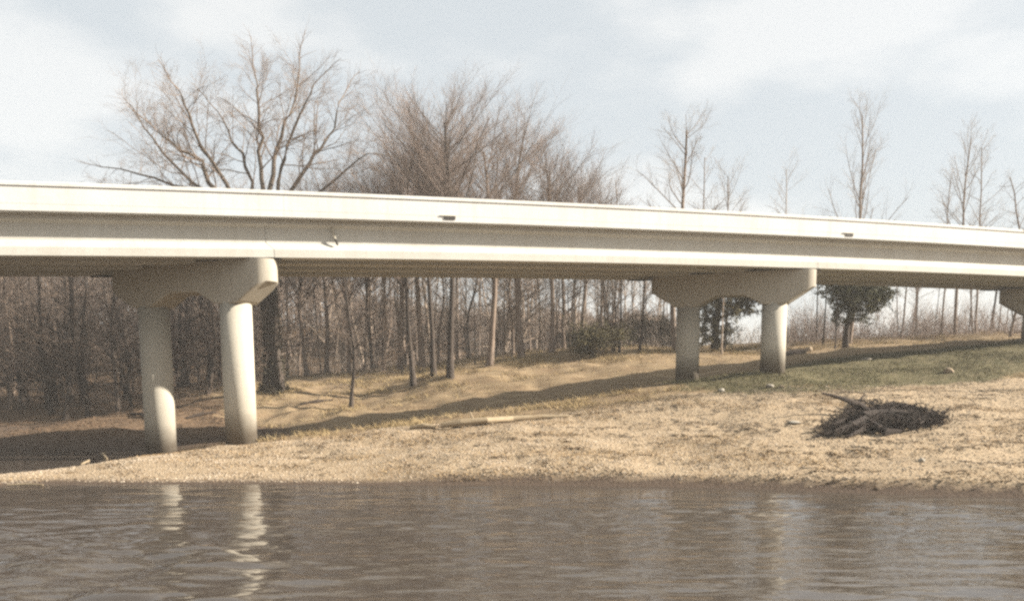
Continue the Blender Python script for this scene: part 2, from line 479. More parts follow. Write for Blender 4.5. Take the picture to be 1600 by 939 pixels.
for s in range(-3, 5):
    bm = sweep(slab, tst(s) + .004, tst(s + 1) - .004, 2.9, SK)
    world_child('deck_slab', bm_mesh('deck_slab', bm), M_DECK, bridge)
    zt, z0 = H_ALL, GH + .204
    for side in (0, 1):
        o = lambda x: (x - OV) if side == 0 else (WID + OV - x)
        prof = [(o(-.004), z0), (o(-.004), zt - .13), (o(-.045), zt - .11), (o(-.045), zt - .015), (o(-.03), zt), (o(.27), zt), (o(.285), zt - .11), (o(.25), zt - .13), (o(.34), z0)]
        bm = sweep(prof, tst(s) + .004, tst(s + 1) - .004, 2.9, SK)
        world_child('parapet', bm_mesh('parapet', bm), M_DECK, bridge)
    # end diaphragms between the girders over each pier
    for e in (0, 1):
        tt = tst(s) + .35 if e == 0 else tst(s + 1) - .35
        for g in range(NG - 1):
            na = (WID - .66) * g / (NG - 1) + .33 + .13
            nb = (WID - .66) * (g + 1) / (NG - 1) + .33 - .13
            bm = sweep([(na, .3), (nb, .3), (nb, GH - .005), (na, GH - .005)], tt - .12, tt + .12, 1, SK)
            world_child('diaphragm', bm_mesh('diaphragm', bm), M_GIRDER, bridge)
# piers
def space_of(i): return 3.93 if i == 2 else 3.80
def cap_mesh(i):
    SPACE = space_of(i)
    t = tst(i)
    c0 = np.array([P1[0], P1[1]]) + D * (SPAN * i)
    top = zdeck(t) - 0.05
    R = 0.53
    perp = np.array([CAX[1], -CAX[0]])
    a_list = sorted(set([round(x, 3) for x in list(-CN + R * (1 - np.cos(np.linspace(0.05, math.pi / 2, 9)))) + list(SPACE + CF - R * (1 - np.cos(np.linspace(0.05, math.pi / 2, 9)))) + list(np.linspace(-CN + R, SPACE + CF - R, 38))]))
    def wid(a):
        e = min(a + CN, SPACE + CF - a)
        return R if e >= R else math.sqrt(max(1e-4, R * R - (R - e) ** 2))
    DE, DM, DC = 0.74, 1.44, 1.0
    def depth(a):
        if a < -.50: return DE + (DM - DE) * max(0, min(1, (a + CN - .10) / (CN - .60)))
        if a > SPACE + .50: return DE + (DM - DE) * max(0, min(1, (SPACE + CF - .1 - a) / (CF - .6)))
        if .45 < a < SPACE - .45:
            x = (a - .45) / (SPACE - .9)
            return DM - (DM - DC) * min(1, math.sin(math.pi * x) * 1.25)
        return DM
    bm = bmesh.new(); rings = []
    for a in a_list:
        q = c0 + CAX * a; w = wid(a); d = depth(a)
        pts = [(-w, 0), (w, 0), (w, -d + .04), (w - .04 if w > .1 else w * .6, -d), (-w + .04 if w > .1 else -w * .6, -d), (-w, -d + .04)]
        rings.append([bm.verts.new((q[0] + perp[0] * x, q[1] + perp[1] * x, top + z)) for x, z in pts])
    for r0, r1 in zip(rings[:-1], rings[1:]):
        for j in range(6):
            bm.faces.new((r0[j], r0[(j + 1) % 6], r1[(j + 1) % 6], r1[j]))
    bm.faces.new(rings[0]); bm.faces.new(rings[-1][::-1])
    me = bm_mesh('pier_cap', bm)
    shade_smooth(me)
    return me, c0, top
for i in range(-2, 5):
    me, c0, top = cap_mesh(i)
    pier = empty('pier', Vector((c0[0], c0[1], 0)) - bridge.location); pier.parent = bridge
    pier_world = Vector((c0[0], c0[1], 0))
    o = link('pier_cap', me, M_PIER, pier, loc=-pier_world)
    md = o.modifiers.new('edges', 'EDGE_SPLIT'); md.split_angle = math.radians(34)
    for far in (0, 1):
        q = c0 + CAX * (space_of(i) * far)
        g0 = min(gz(q[0] + dx, q[1] + dy) for dx in (-.5, .5) for dy in (-.5, .5))
        if i == 0 and far == 1: g0 = min(g0, 0.1)
        h = top - 1.38 - (g0 - .4)
        bm = bmesh.new()
        ringn, ns = [], 40
        for z in (0, h):
            ringn.append([bm.verts.new((.535 * math.cos(2 * math.pi * k / ns), .535 * math.sin(2 * math.pi * k / ns), z - .4)) for k in range(ns)])
        for k in range(ns):
            bm.faces.new((ringn[0][k], ringn[0][(k + 1) % ns], ringn[1][(k + 1) % ns], ringn[1][k]))
        bm.faces.new(ringn[1]); bm.faces.new(ringn[0][::-1])
        me = bm_mesh('column', bm)
        for p in me.polygons: p.use_smooth = len(p.vertices) == 4
        o = link('column', me, M_COLUMN, pier, loc=Vector((q[0], q[1], g0)) - pier_world)
    # bearing pads
    for s_, e in ((-1, -.22), (1, .22)):
        for g in range(NG):
            n0 = (WID - .66) * g / (NG - 1)
            bm = sweep([(n0 + .1, -.049), (n0 + .56, -.049), (n0 + .56, -.003), (n0 + .1, -.003)], tst(i) + e - .12, tst(i) + e + .12, 1, SK)
            link('bearing_pad', bm_mesh('bearing_pad', bm), M_IRON, pier, loc=-pier_world)
# scuppers and the stub of a drain on the near face
def t_at(u, n=-.35):
    best = min(np.arange(-8, 60, .05), key=lambda t: abs(800 + F * 0 + (lambda p: (p[0] / p[1]) - ray(u, 350)[0])(bp(t, n, 0)) - 800))
    return float(best)
def prism(n0, n1, z0, z1, t0, t1):
    return sweep([(n0, z0), (n1, z0), (n1, z1), (n0, z1)], t0, t1, 9)
for u in (702, 1327):
    t = t_at(u)
    f = prism(-OV - .05, -OV - .006, GH + .20, GH + .225, t - .30, t + .26)
    fr = world_child('drain_opening', bm_mesh('drain_opening', f), M_PIPE, bridge)
    world_child('drain_mouth_shade', bm_mesh('drain_mouth_shade', prism(-OV - .03, -OV - .004, GH + .08, GH + .197, t - .16, t + .24)), M_IRON, bridge)  # raised block; its dark colour stands in for shade inside the scupper
t = t_at(521, .2)

def tube_mesh(pts, rad, ns=8, cap=True, bumpy=0.0):
    pts = [Vector(p) for p in pts]
    bm = bmesh.new(); rings = []
    up = Vector((0, 0, 1))
    for k, p in enumerate(pts):
        d = (pts[min(k + 1, len(pts) - 1)] - pts[max(k - 1, 0)]).normalized()
        a = d.cross(up if abs(d.z) < .9 else Vector((1, 0, 0))).normalized()
        b = d.cross(a)
        rings.append([bm.verts.new(p + (a * math.cos(2 * math.pi * j / ns) + b * math.sin(2 * math.pi * j / ns)) * rad[k] * (1 + bumpy * random.uniform(-1, 1))) for j in range(ns)])
    for r0, r1 in zip(rings[:-1], rings[1:]):
        for j in range(ns):
            bm.faces.new((r0[j], r0[(j + 1) % ns], r1[(j + 1) % ns], r1[j]))
    if cap:
        bm.faces.new(rings[0]); bm.faces.new(rings[-1][::-1])
    return bm
bm = tube_mesh([bp(t - .10, .16, GH - .10), bp(t, .12, GH - .45), bp(t + .06, .10, GH - .62)], [.032, .032, .032], 8)
world_child('drain_pipe', bm_mesh('drain_pipe', bm), M_PIPE, bridge)
bm = tube_mesh([bp(t + .06, .10, GH - .62), bp(t + .12, .06, GH - .82)], [.045, .035], 8)
world_child('drain_elbow', bm_mesh('drain_elbow', bm), M_IRON, bridge)

# ------------------------------------------------------------------ trees
def segs_mesh(name, segs, ns=3):
    """segs: (n, 8) p0 p1 r0 r1 -> open prisms, one mesh"""
    a = np.asarray(segs, float)
    p0, p1, r0, r1 = a[:, :3], a[:, 3:6], a[:, 6], a[:, 7]
    d = p1 - p0; d /= np.linalg.norm(d, axis=1, keepdims=True) + 1e-9
    ref = np.where(np.abs(d[:, 2:3]) < .9, np.array([[0, 0, 1.]]), np.array([[1., 0, 0]]))
    x = np.cross(d, ref); x /= np.linalg.norm(x, axis=1, keepdims=True) + 1e-9
    y = np.cross(d, x)
    an = 2 * np.pi * np.arange(ns) / ns
    off = x[:, None] * np.cos(an)[None, :, None] + y[:, None] * np.sin(an)[None, :, None]
    lo = p0[:, None] + off * r0[:, None, None]
    hi = p1[:, None] + off * r1[:, None, None]
    V = np.concatenate([lo, hi], 1).reshape(-1, 3)
    b = (np.arange(len(a)) * 2 * ns)[:, None]
    j = np.arange(ns)[None]
    j2 = (j + 1) % ns
    Fc = np.stack([b + j, b + j2, b + ns + j2, b + ns + j], -1).reshape(-1, 4)
    return mesh_np(name, V, Fc, smooth=True)
def unit(v): return v / (np.linalg.norm(v) + 1e-9)
class Grow:
    """grows branch polylines; level 0/1 go to wood, finer ones to twigs"""
    def __init__(self, seed, wood_levels=1):
        self.r = np.random.default_rng(seed); self.wood = []; self.twig = []; self.wl = wood_levels
    def branch(self, p, d, ln, rad, lvl, spec):
        r = self.r; s = spec[lvl]
        n = s['seg']; step = ln / n
        p = np.array(p, float); d = unit(np.array(d, float))
        dst = self.wood if lvl <= self.wl else self.twig
        tip = s.get('tip', .35)
        pts = [p.copy()]; dirs = [d.copy()]
        for i in range(n):
            d = unit(d + r.normal(0, s['wob'], 3) + np.array([0, 0, s['up']]))
            q = p + d * step
            ra, rb = rad * (1 - (1 - tip) * i / n), rad * (1 - (1 - tip) * (i + 1) / n)
            dst.append((*p, *q, ra, rb)); p = q
            pts.append(p.copy()); dirs.append(d.copy())
        if lvl + 1 < len(spec):
            self.kids(pts, dirs, ln, rad, lvl, spec)
    def kids(self, pts, dirs, ln, rad, lvl, spec):
        r = self.r; s = spec[lvl]; n = len(pts) - 1; tip = s.get('tip', .35)
        cnt = max(1, int(round(s['kids'] * r.uniform(.8, 1.2))))
        for k in range(cnt):
            f = s['from'] + (1 - s['from']) * ((k + r.random()) / cnt)
            f = min(f, .999); i = int(f * n); q = pts[i] + (pts[i + 1] - pts[i]) * (f * n - i)
            dd = dirs[i + 1]
            rv = r.normal(0, 1, 3); side = unit(rv - dd * np.dot(rv, dd))
            ang = math.radians(r.normal(s['ang'], 9))
            nd = dd * math.cos(ang) + side * math.sin(ang)
            taper = 1 - s.get('shorten', .5) * f
            self.branch(q, nd, ln * s['len'] * taper * r.uniform(.7, 1.25), max(.0036, rad * (1 - (1 - tip) * f) * s['thin']), lvl + 1, spec)
def spec(kids=(16, 6, 5, 0), frm=(.35, .25, .2), ang=(48, 42, 40), ln=(.32, .5, .5), up=(.02, .06, .04, .03), thin=(.42, .45, .55), seg=(9, 6, 4, 3), wob=(.035, .11, .14, .16), shorten=(.6, .4, .4)):
    out = []
    for i in range(len(seg)):
        s = dict(seg=seg[i], wob=wob[i], up=up[i], tip=.3 if i == 0 else .35)
        if i < len(seg) - 1:
            s.update(kids=kids[i], ang=ang[i], len=ln[i], thin=thin[i], shorten=shorten[i]); s['from'] = frm[i]
        out.append(s)
    return out
PROTO = {}
def proto(name, seed, h, rad, sp, twig_min=None, lean=(0, 0, 1)):
    g = Grow(seed)
    g.branch((0, 0, -.3), lean, h, rad, 0, sp)
    # keep the tip over the foot
    tip = np.array(g.wood)[: sp[0]['seg']][-1, 3:6]
    for lst in (g.wood, g.twig):
        for i, q in enumerate(lst):
            q = list(q)
            for a, zc in ((0, 2), (3, 5)):
                f = q[zc] / h; q[a] -= tip[0] * f * .9; q[a + 1] -= tip[1] * f * .9
            lst[i] = tuple(q)
    # root flare
    w = np.array(g.wood); w[0, 6] *= 1.45
    tw = np.array(g.twig)
    PROTO[name] = (segs_mesh(name + '_trunk', w, 7), segs_mesh(name + '_crown', tw, 3), float(np.percentile(tw[:, 5], 99.7)))
def place(name, key, pos, h, rz, label, group=None, bark=None, twig=None, cat='tree', lean=(0, 0), wide=1.0):
    tr, cr, h0 = PROTO[key]
    s = h / h0
    o = empty(name, tuple(pos), rz)
    o.rotation_euler = (lean[0], lean[1], rz)
    o.scale = (s * wide, s * wide, s)
    tag(o, label, cat, group)
    for nm, me, mt in (('trunk', tr, bark or M_BARK_GREY), ('crown', cr, twig or M_TWIG)):
        k = bpy.data.objects.new(nm, me); COL.objects.link(k); k.parent = o
        if not me.materials: me.materials.append(mt)
        k.material_slots[0].link = 'OBJECT'; k.material_slots[0].material = mt
    return o
# woodland kinds
for k in range(6):
    proto('wood%d' % k, 100 + k, 15.0, .15, spec(kids=(26 + k, 8, 6, 0), frm=(.10, .2, .15), ang=(52 + 2 * k, 45, 42), ln=(.30, .5, .55), wob=(.075, .14, .16, .18)))
for k in range(3):
    proto('slim%d' % k, 200 + k, 15.0, .10, spec(kids=(20, 7, 6, 0), frm=(.40, .2, .15), ang=(42, 42, 40), ln=(.27, .5, .55), up=(.01, .05, .05, .05)))
for k in range(3):
    proto('fan%d' % k, 300 + k, 15.0, .14, spec(kids=(34, 14, 9, 0), frm=(.40, .12, .08), ang=(36, 27, 27), ln=(.54, .50, .55), up=(.02, .07, .08, .07), wob=(.03, .07, .09, .11), shorten=(.62, .35, .3)))
for k in range(2):
    proto('snag%d' % k, 400 + k, 15.0, .14, spec(kids=(18, 9, 9, 0), frm=(.36, .2, .15), ang=(38, 36, 40), ln=(.36, .5, .5), up=(.015, .09, .08, .06), wob=(.05, .08, .12, .15)))

def top_h(u, v, Y, z0):
    return at(u, v, Y)[2] - z0
# --- the dense cluster above the middle span
cluster = [   # u at the deck, top v, depth, kind, wide
    (703, 100, 47.5, 'fan0', 1.5, 'tallest of the dense brown trees, on the bank behind the middle span', M_BARK_DARK),
    (678, 165, 48.5, 'fan1', 1.4, 'dark trunked tree close to the left of the tallest brown one', M_BARK_DARK),
    (646, 180, 48.0, 'fan2', 1.4, 'thin dark trunk standing lowest on the leafy bank behind the middle span', M_BARK_DARK),
    (765, 158, 52.0, 'fan1', 1.7, 'broad brown tree between the tallest one and the lower right crowns', M_BARK_GREY),
    (815, 162, 55.0, 'fan2', 1.7, 'brown upswept tree right of the broad crown behind the middle span', M_BARK_GREY),
    (862, 205, 55.0, 'fan0', 1.7, 'lower brown tree near the right shoulder of the dense clump', M_BARK_GREY),
    (905, 234, 57.0, 'fan1', 1.6, 'last low tree where the dense clump thins towards open sky', M_BARK_GREY),
    (600, 232, 56.0, 'fan2', 1.2, 'soft pale crown between the spreading oak and the dense brown clump', M_BARK_GREY),
    (545, 264, 57.0, 'fan0', 1.4, 'low hazy crown tucked under the right limbs of the oak', M_BARK_GREY),
    (480, 268, 60.0, 'fan1', 1.5, 'low brown crown behind the fork of the oak', M_BARK_GREY),
    (625, 208, 57.0, 'fan1', 1.6, 'brown tree at the left shoulder of the dense clump', M_BARK_GREY),
    (660, 150, 57.0, 'fan0', 1.6, 'tall brown tree set back behind the thin dark trunk', M_BARK_GREY),
    (585, 252, 60.0, 'fan1', 1.7, 'low hazy tree between the oak and the left shoulder of the clump', M_BARK_GREY),
    (935, 264, 60.0, 'fan2', 1.5, 'low feathery tree trailing off the right of the clump', M_BARK_GREY),
    (510, 268, 60.0, 'fan2', 1.6, 'low brown crown right of the fork of the oak', M_BARK_GREY),
    (360, 272, 62.0, 'fan0', 1.6, 'low brown crown showing through the left limbs of the oak', M_BARK_GREY),
    (958, 262, 60.0, 'wood1', .8, 'short loose tree at the far right end of the brown clump', M_BARK_GREY),
]
rr = random.Random(5)
for u, v, Y, key, wd, lab, bk in cluster:
    p = on(u, Y)
    place('bare_tree', key, p, top_h(u, v, Y, p[2]) / .98, rr.uniform(0, 6.28), lab, 'bare trees behind the middle of the bridge', bk, M_TWIG_RED, wide=wd)
# --- open trees on the right
right = [
    (1055, 158, 56, 'snag0', 1.5, 'forked bare tree standing alone above the deck right of the brown clump', M_BARK_GREY),
    (1085, 230, 60, 'slim0', 1.0, 'slender sapling leaning beside the lone forked tree', M_BARK_GREY),
    (1130, 245, 58, 'snag1', .9, 'small crooked tree right of the lone forked tree', M_BARK_GREY),
    (1213, 240, 80, 'slim1', 1.0, 'faint distant tree over the front column of the second pier', M_TWIG_GREY),
    (1325, 135, 58, 'snag1', .9, 'tall thin bare tree rising alone above the drain mouth on the right', M_BARK_GREY),
    (1488, 175, 60, 'snag0', .9, 'tallest of the thin trees near the right end of the deck', M_BARK_GREY),
    (1466, 262, 60, 'slim2', 1.0, 'short thin tree left of the tallest one near the right end', M_BARK_GREY),
    (1520, 215, 62, 'slim0', 1.0, 'grey tree just right of the tallest one near the right end', M_BARK_GREY),
    (1575, 262, 57, 'wood2', .9, 'bushy bare tree above the right end of the deck', M_BARK_GREY),
    (1272, 330, 60, 'slim1', 1.0, 'thin lattice-branched tree right of the second pier cap', M_BARK_DARK),
    (1284, 340, 58, 'slim2', 1.0, 'dark thin stem beside the lattice-branched tree', M_BARK_DARK),
    (1400, 350, 66, 'slim0', 1.0, 'pale thin tree in the gap right of the dark cedar', M_BARK_GREY),
    (1430, 350, 66, 'slim1', 1.0, 'second pale thin tree right of the dark cedar', M_BARK_GREY),
]
for u, v, Y, key, wd, lab, bk in right:
    p = on(u, Y)
    place('bare_tree', key, p, top_h(u, v, Y, p[2]) / .98, rr.uniform(0, 6.28), lab, 'thin bare trees above the right of the bridge', bk, M_TWIG_GREY, wide=wd, lean=(rr.uniform(-.03, .03), rr.uniform(0, .05)))
# --- woodland seen under the deck
wl = random.Random(21)
BARKS = {'grey': M_BARK_GREY, 'dark': M_BARK_DARK, 'pale': M_BARK_PALE}
def sow(n, u0, u1, Y0, Y1, vtop, keys, label, group, barks, twigs):
    for _ in range(n):
        u = wl.uniform(u0, u1); Y = Y0 + (Y1 - Y0) * wl.random() ** 1.2
        p = on(u, Y)
        hm = top_h(u, vtop(u), Y, p[2])
        h = min(hm, 17) * wl.uniform(.72, 1.0)
        b = wl.choice(barks)
        place('bare_tree', wl.choice(keys), p, h, wl.uniform(0, 6.28), label.replace('COLOUR', b), group, BARKS[b], wl.choice(twigs), lean=(wl.gauss(0, .05), wl.gauss(0, .065)), wide=wl.choice([.75, .9, 1.0, 1.1, 1.25, 1.6]))
woodk = ['wood%d' % k for k in range(6)]; slimk = ['slim%d' % k for k in range(3)]
allb = ['grey', 'pale', 'grey', 'pale', 'dark']
sow(130, -160, 420, 46, 92, lambda u: 300, woodk, 'bare COLOUR toned tree in the shadowy wood left of the oak', 'trees of the dark wood at the left', ['dark', 'dark', 'grey'], [M_TWIG, M_TWIG_RED])  # bark kept dark here, putting the deep shade of the wood into colour
sow(56, 440, 880, 57, 92, lambda u: 300, woodk + slimk, 'slender COLOUR barked bare tree in the wood behind the middle span', 'trees of the wood behind the middle span', allb, [M_TWIG_RED, M_TWIG_GREY])
sow(40, 560, 1000, 54, 68, lambda u: 334, slimk + woodk[:2], 'sturdy upright COLOUR trunk at the near edge of the wood behind the middle span', 'sturdy trunks at the near edge of the middle wood', ['dark', 'dark', 'grey'], [M_TWIG_GREY])
sow(20, 870, 1045, 58, 85, lambda u: 322, slimk, 'straight slender COLOUR trunk against the sky left of the second pier', 'straight trunks left of the second pier', allb, [M_TWIG_GREY])
sow(16, 1400, 1640, 60, 85, lambda u: 352, slimk, 'thin COLOUR trunk against the sky beyond the grassy embankment', 'thin trunks beyond the grassy embankment', ['grey', 'dark'], [M_TWIG_GREY])
for u, v, Y, lab in ((180, 652, 46, 'dark forked tree standing in front of the wood between left edge and first pier'), (98, 655, 46, 'dark twin-stemmed tree leaning at the edge of the slough'), (75, 660, 47.5, 'thin dark tree beside the leaning twin-stemmed one'),
                     (548, 604, 45, 'young dark tree alone on the leaf-strewn bank right of the oak')):
    p = on(u, Y)
    place('bare_tree', 'wood%d' % (int(u) % 6), p, top_h(u, 300 if u < 400 else 330, Y, p[2]), u * 1.7, lab, None, M_BARK_DARK, M_TWIG, lean=(0, -.05 if u < 110 else .0))

# --- the great oak: trunk and limbs follow its forks
OY = 46.5
def oak():
    base = hit(428, 611, 40, 60); OYb = base[1]
    o = empty('oak_tree', tuple(base))
    tag(o, 'great spreading bare oak with an ivy-clad trunk behind the first pier', 'tree')
    loc = lambda u, v, dy=0: at(u, v, OYb + dy) - base
    r = np.random.default_rng(3)
    # trunk
    tp = [loc(428, 618), loc(428, 600), loc(427, 560), loc(423, 500), loc(420, 450), loc(414, 400), loc(410, 372)]
    bm = tube_mesh(tp, [.85, .62, .48, .44, .42, .40, .36], 14, True, .07)
    me = bm_mesh('trunk', bm); shade_smooth(me); link('trunk', me, M_BARK_DARK, o)
    limbs = [
        ([(414, 400), (385, 352), (345, 305), (318, 262), (296, 240), (272, 226), (246, 205)], -1.0, .24),
        ([(412, 390), (380, 345), (330, 310), (270, 290), (215, 272), (170, 262)], 1.5, .17),
        ([(412, 385), (404, 330), (395, 285), (380, 240), (362, 222), (350, 190), (338, 172)], .8, .17),
        ([(410, 375), (412, 300), (408, 260), (412, 215), (405, 178), (401, 140), (399, 118)], -.6, .20),
        ([(410, 375), (420, 300), (428, 250), (440, 215), (454, 178), (464, 138), (468, 105)], .7, .21),
        ([(411, 380), (434, 310), (440, 260), (448, 228), (462, 195), (478, 160), (490, 132)], -1.4, .17),
        ([(412, 385), (440, 320), (470, 275), (492, 238), (512, 215), (526, 178), (538, 148)], 1.2, .19),
        ([(412, 392), (350, 330), (300, 285), (255, 240), (225, 200), (205, 165)], 2.4, .17),
        ([(412, 392), (370, 320), (330, 250), (300, 195), (287, 162), (279, 140)], -2.2, .18),
        ([(415, 420), (450, 350), (500, 300), (545, 262), (575, 240)], -2.0, .15),
    ]
    g = Grow(33, wood_levels=1)
    sp = spec(kids=(0, 16, 9, 9), frm=(0, .30, .18, .15), ang=(0, 44, 40, 40), ln=(0, .36, .52, .55), up=(0, .0, .03, .02, .0), thin=(0, .30, .45, .5), seg=(1, 8, 6, 4, 3), wob=(0, .1, .15, .18, .2), shorten=(0, .45, .35, .3))
    for pts, dy, rad in limbs:
        n = len(pts)
        P = [loc(u, v, dy * (k / (n - 1)) ** 1.1 * 2.0) for k, (u, v) in enumerate(pts)]
        # subdivide with a little crook
        Q = [P[0]]
        for a, b in zip(P[:-1], P[1:]):
            m = (a + b) / 2 + r.normal(0, .10, 3); Q += [m, b]
        k = len(Q)
        rads = [rad * .78 * (1 - .80 * i / (k - 1)) for i in range(k)]
        me = bm_mesh('limb', tube_mesh(Q, rads, 7, True, .06)); shade_smooth(me)
        link('limb', me, M_BARK_OAK, o)
        dirs = [unit(Q[min(i + 1, k - 1)] - Q[max(i - 1, 0)]) for i in range(k)]
        sp[1]['tip'] = .2
        ln = sum(np.linalg.norm(b - a) for a, b in zip(Q[:-1], Q[1:]))
        g.kids(Q, dirs, ln, rad, 1, sp)
        g.branch(Q[-1], dirs[-1], 2.0, rad * .2, 3, sp)
    tw = np.array(g.twig + g.wood)
    link('crown', segs_mesh('oak_crown', tw, 3), M_TWIG, o)
    # ivy on the trunk: many small leaves
    V, Fc = [], []
    for _ in range(3000):
        f = r.random() ** .8; seg_ = f * (len(tp) - 2.01); i = int(seg_)
        c = tp[i] + (tp[i + 1] - tp[i]) * (seg_ - i)
        rad = [.85, .62, .48, .44, .42, .40, .36][i] * .92 + r.random() ** 3 * .24 * (1 + .9 * math.sin(f * 23 + 1) ** 3)
        a = r.uniform(0, 6.28)
        p = c + np.array([math.cos(a) * rad, math.sin(a) * rad, r.normal(0, .05)])
        s = r.uniform(.04, .08); x = unit(r.normal(0, 1, 3)); y = unit(np.cross(x, r.normal(0, 1, 3)))
        b = len(V); V += [p - x * s, p - y * s * .7, p + x * s, p + y * s * .7]; Fc.append((b, b + 1, b + 2, b + 3))
    iv = link('ivy', mesh_np('ivy', np.array(V), np.array(Fc)), m_plain('dark_ivy', (.075, .066, .042), (.05, .042, .028), 2, bmp=0), o)
    tag(iv, kind='stuff')
oak()

# --- evergreens
def unit_rows(a): return a / (np.linalg.norm(a, axis=1, keepdims=True) + 1e-9)
def leafy(name, pos, clumps, n, label, cat, c0, c1, leaf=.16, trunk=None, group=None, bark=None):
    """clumps: (centre relative, radii); leaves spread through each clump's volume"""
    o = empty(name, tuple(pos)); tag(o, label, cat, group)
    r = np.random.default_rng(abs(hash(label)) % 1000 if False else len(label) * 7 + int(pos[0] * 10) % 97)
    V, C = [], []
    wts = np.array([a[1][0] * a[1][1] * a[1][2] for a in clumps]) ** .8; wts /= wts.sum()
    for (c, rad), w in zip(clumps, wts):
        m = int(n * w)
        nsp = max(4, m // 40)                                  # sprays with gaps between them
        d = r.normal(0, 1, (nsp, 3)); d /= np.linalg.norm(d, axis=1, keepdims=True)
        far = np.where(r.random((nsp, 1)) < .22, r.uniform(1.0, 1.35, (nsp, 1)), r.random((nsp, 1)) ** .42)
        cen = d * far * np.array(rad) + np.array(c)
        spr = unit_rows(d * np.array([1, 1, .25]) + r.normal(0, .35, (nsp, 3)))
        k_ = r.integers(0, nsp, m)
        q = cen[k_] + spr[k_] * r.normal(0, .26, (m, 1)) + r.normal(0, .075, (m, 3))
        x = r.normal(0, 1, (m, 3)); x /= np.linalg.norm(x, axis=1, keepdims=True)
        y = np.cross(x, r.normal(0, 1, (m, 3))); y /= np.linalg.norm(y, axis=1, keepdims=True)
        s = leaf * r.uniform(.5, 1.2, (m, 1))
        V.append(np.stack([q - x * s, q - y * s * .45, q + x * s, q + y * s * .45], 1).reshape(-1, 3))
        k = r.random((m, 1)); C.append(np.repeat(np.array(c0) * (1 - k) + np.array(c1) * k, 4, axis=0))
    V = np.concatenate(V); C = np.concatenate(C)
    link('crown' if trunk else 'foliage', mesh_np(name + '_crown', V, np.arange(len(V)).reshape(-1, 4), col=C), M_TINT, o)
    if trunk:
        me = bm_mesh('trunk', tube_mesh(trunk[0], trunk[1], 9, True, .06)); shade_smooth(me)
        link('trunk', me, bark or M_BARK_DARK, o)
        if len(trunk) > 2:
            for pts, rd in trunk[2]:
                link('limb', bm_mesh('limb', tube_mesh(pts, rd, 6)), bark or M_BARK_DARK, o)
    else:
        g = Grow(int(pos[0] * 13) % 500 + 1)
        for _ in range(14):
            g.twig.append((r.normal(0, .2), r.normal(0, .2), -.2, r.normal(0, .7), r.normal(0, .5), r.uniform(.6, 1.3), .03, .012))
        link('stem', segs_mesh('stem', g.twig, 4), bark or M_BARK_DARK, o)
    return o
# pine between the columns of the second pier
Yp = 54.0; p = on(1117, Yp); rel = lambda u, v, dy=0: tuple(at(u, v, Yp + dy) - p)
leafy('pine_tree', p, [(rel(1128, 452), (1.5, 1.4, .8)), (rel(1160, 462, .4), (1.2, 1.2, .6)), (rel(1108, 478), (.9, 1.0, .6)), (rel(1145, 485, -.5), (1.0, 1.0, .5)), (rel(1118, 505), (.8, .8, .5)), (rel(1098, 515), (.6, .6, .5)), (rel(1106, 530), (.8, .8, .4)), (rel(1138, 518), (.9, .8, .4)), (rel(1128, 536), (.9, .8, .3)), (rel(1135, 425), (1.7, 1.6, 1.0)), (rel(1140, 400), (1.1, 1.1, .9)), (rel(1178, 458), (1.1, .9, .7)), (rel(1150, 478, .5), (1.3, 1.0, .6)), (rel(1168, 484), (.8, .7, .4)), (rel(1104, 494), (.8, .7, .5)), (rel(1176, 450), (1.0, .8, .6)), (rel(1100, 462), (1.0, .8, .6)), (rel(1185, 470), (.5, .5, .4))],
      24000, 'dark green pine seen between the two columns of the second pier', 'tree', (.06, .056, .032), (.16, .135, .08), .085,
      ([rel(1117, 552), rel(1118, 520), rel(1122, 480), rel(1128, 440), rel(1138, 395)], [.30, .24, .19, .14, .05], [([rel(1122, 480), rel(1145, 470)], [.06, .03]), ([rel(1120, 500), rel(1102, 505)], [.05, .02])]))
Yc = 55.0; p = on(1303, Yc); rel = lambda u, v, dy=0: tuple(at(u, v, Yc + dy) - p)
leafy('cedar_tree', p, [(rel(1335, 448), (1.9, 1.6, .9)), (rel(1360, 455, .5), (1.3, 1.2, .7)), (rel(1318, 462), (1.0, 1.0, .6)), (rel(1345, 470, -.4), (1.5, 1.2, .5)), (rel(1375, 468), (.7, .8, .5)), (rel(1330, 425), (1.7, 1.5, 1.0)), (rel(1325, 400), (1.1, 1.1, .8)), (rel(1328, 488), (.5, .5, .3)), (rel(1312, 478), (.7, .7, .4)), (rel(1368, 478), (.9, .8, .35)), (rel(1350, 486), (.9, .7, .25)), (rel(1382, 458), (.6, .7, .5)), (rel(1306, 492), (.6, .6, .5)), (rel(1340, 498), (.8, .7, .3)), (rel(1300, 450), (.9, .8, .6))],
      24000, 'dark olive cedar with a leaning trunk beyond the sandy crest', 'tree', (.05, .053, .026), (.135, .122, .065), .085,
      ([rel(1320, 552), rel(1322, 520), rel(1327, 490), rel(1333, 455), rel(1328, 400)], [.24, .19, .16, .12, .04], [([rel(1324, 505), rel(1312, 502)], [.05, .03]), ([rel(1326, 490), rel(1346, 484), rel(1372, 488)], [.07, .05, .02]), ([rel(1325, 498), rel(1350, 496), rel(1365, 498)], [.05, .03, .02])]))
place('bare_tree', 'slim0', on(1303, 54), 8.5, 1.0, 'thick dark trunk just left of the cedar beyond the crest', None, M_BARK_DARK, M_TWIG, lean=(0, .06))
place('bare_tree', 'slim2', on(1127, 52.5), 8.0, 2.0, 'pale straight trunk in front of the pine between the second pier columns', None, M_BARK_PALE, M_TWIG_GREY)
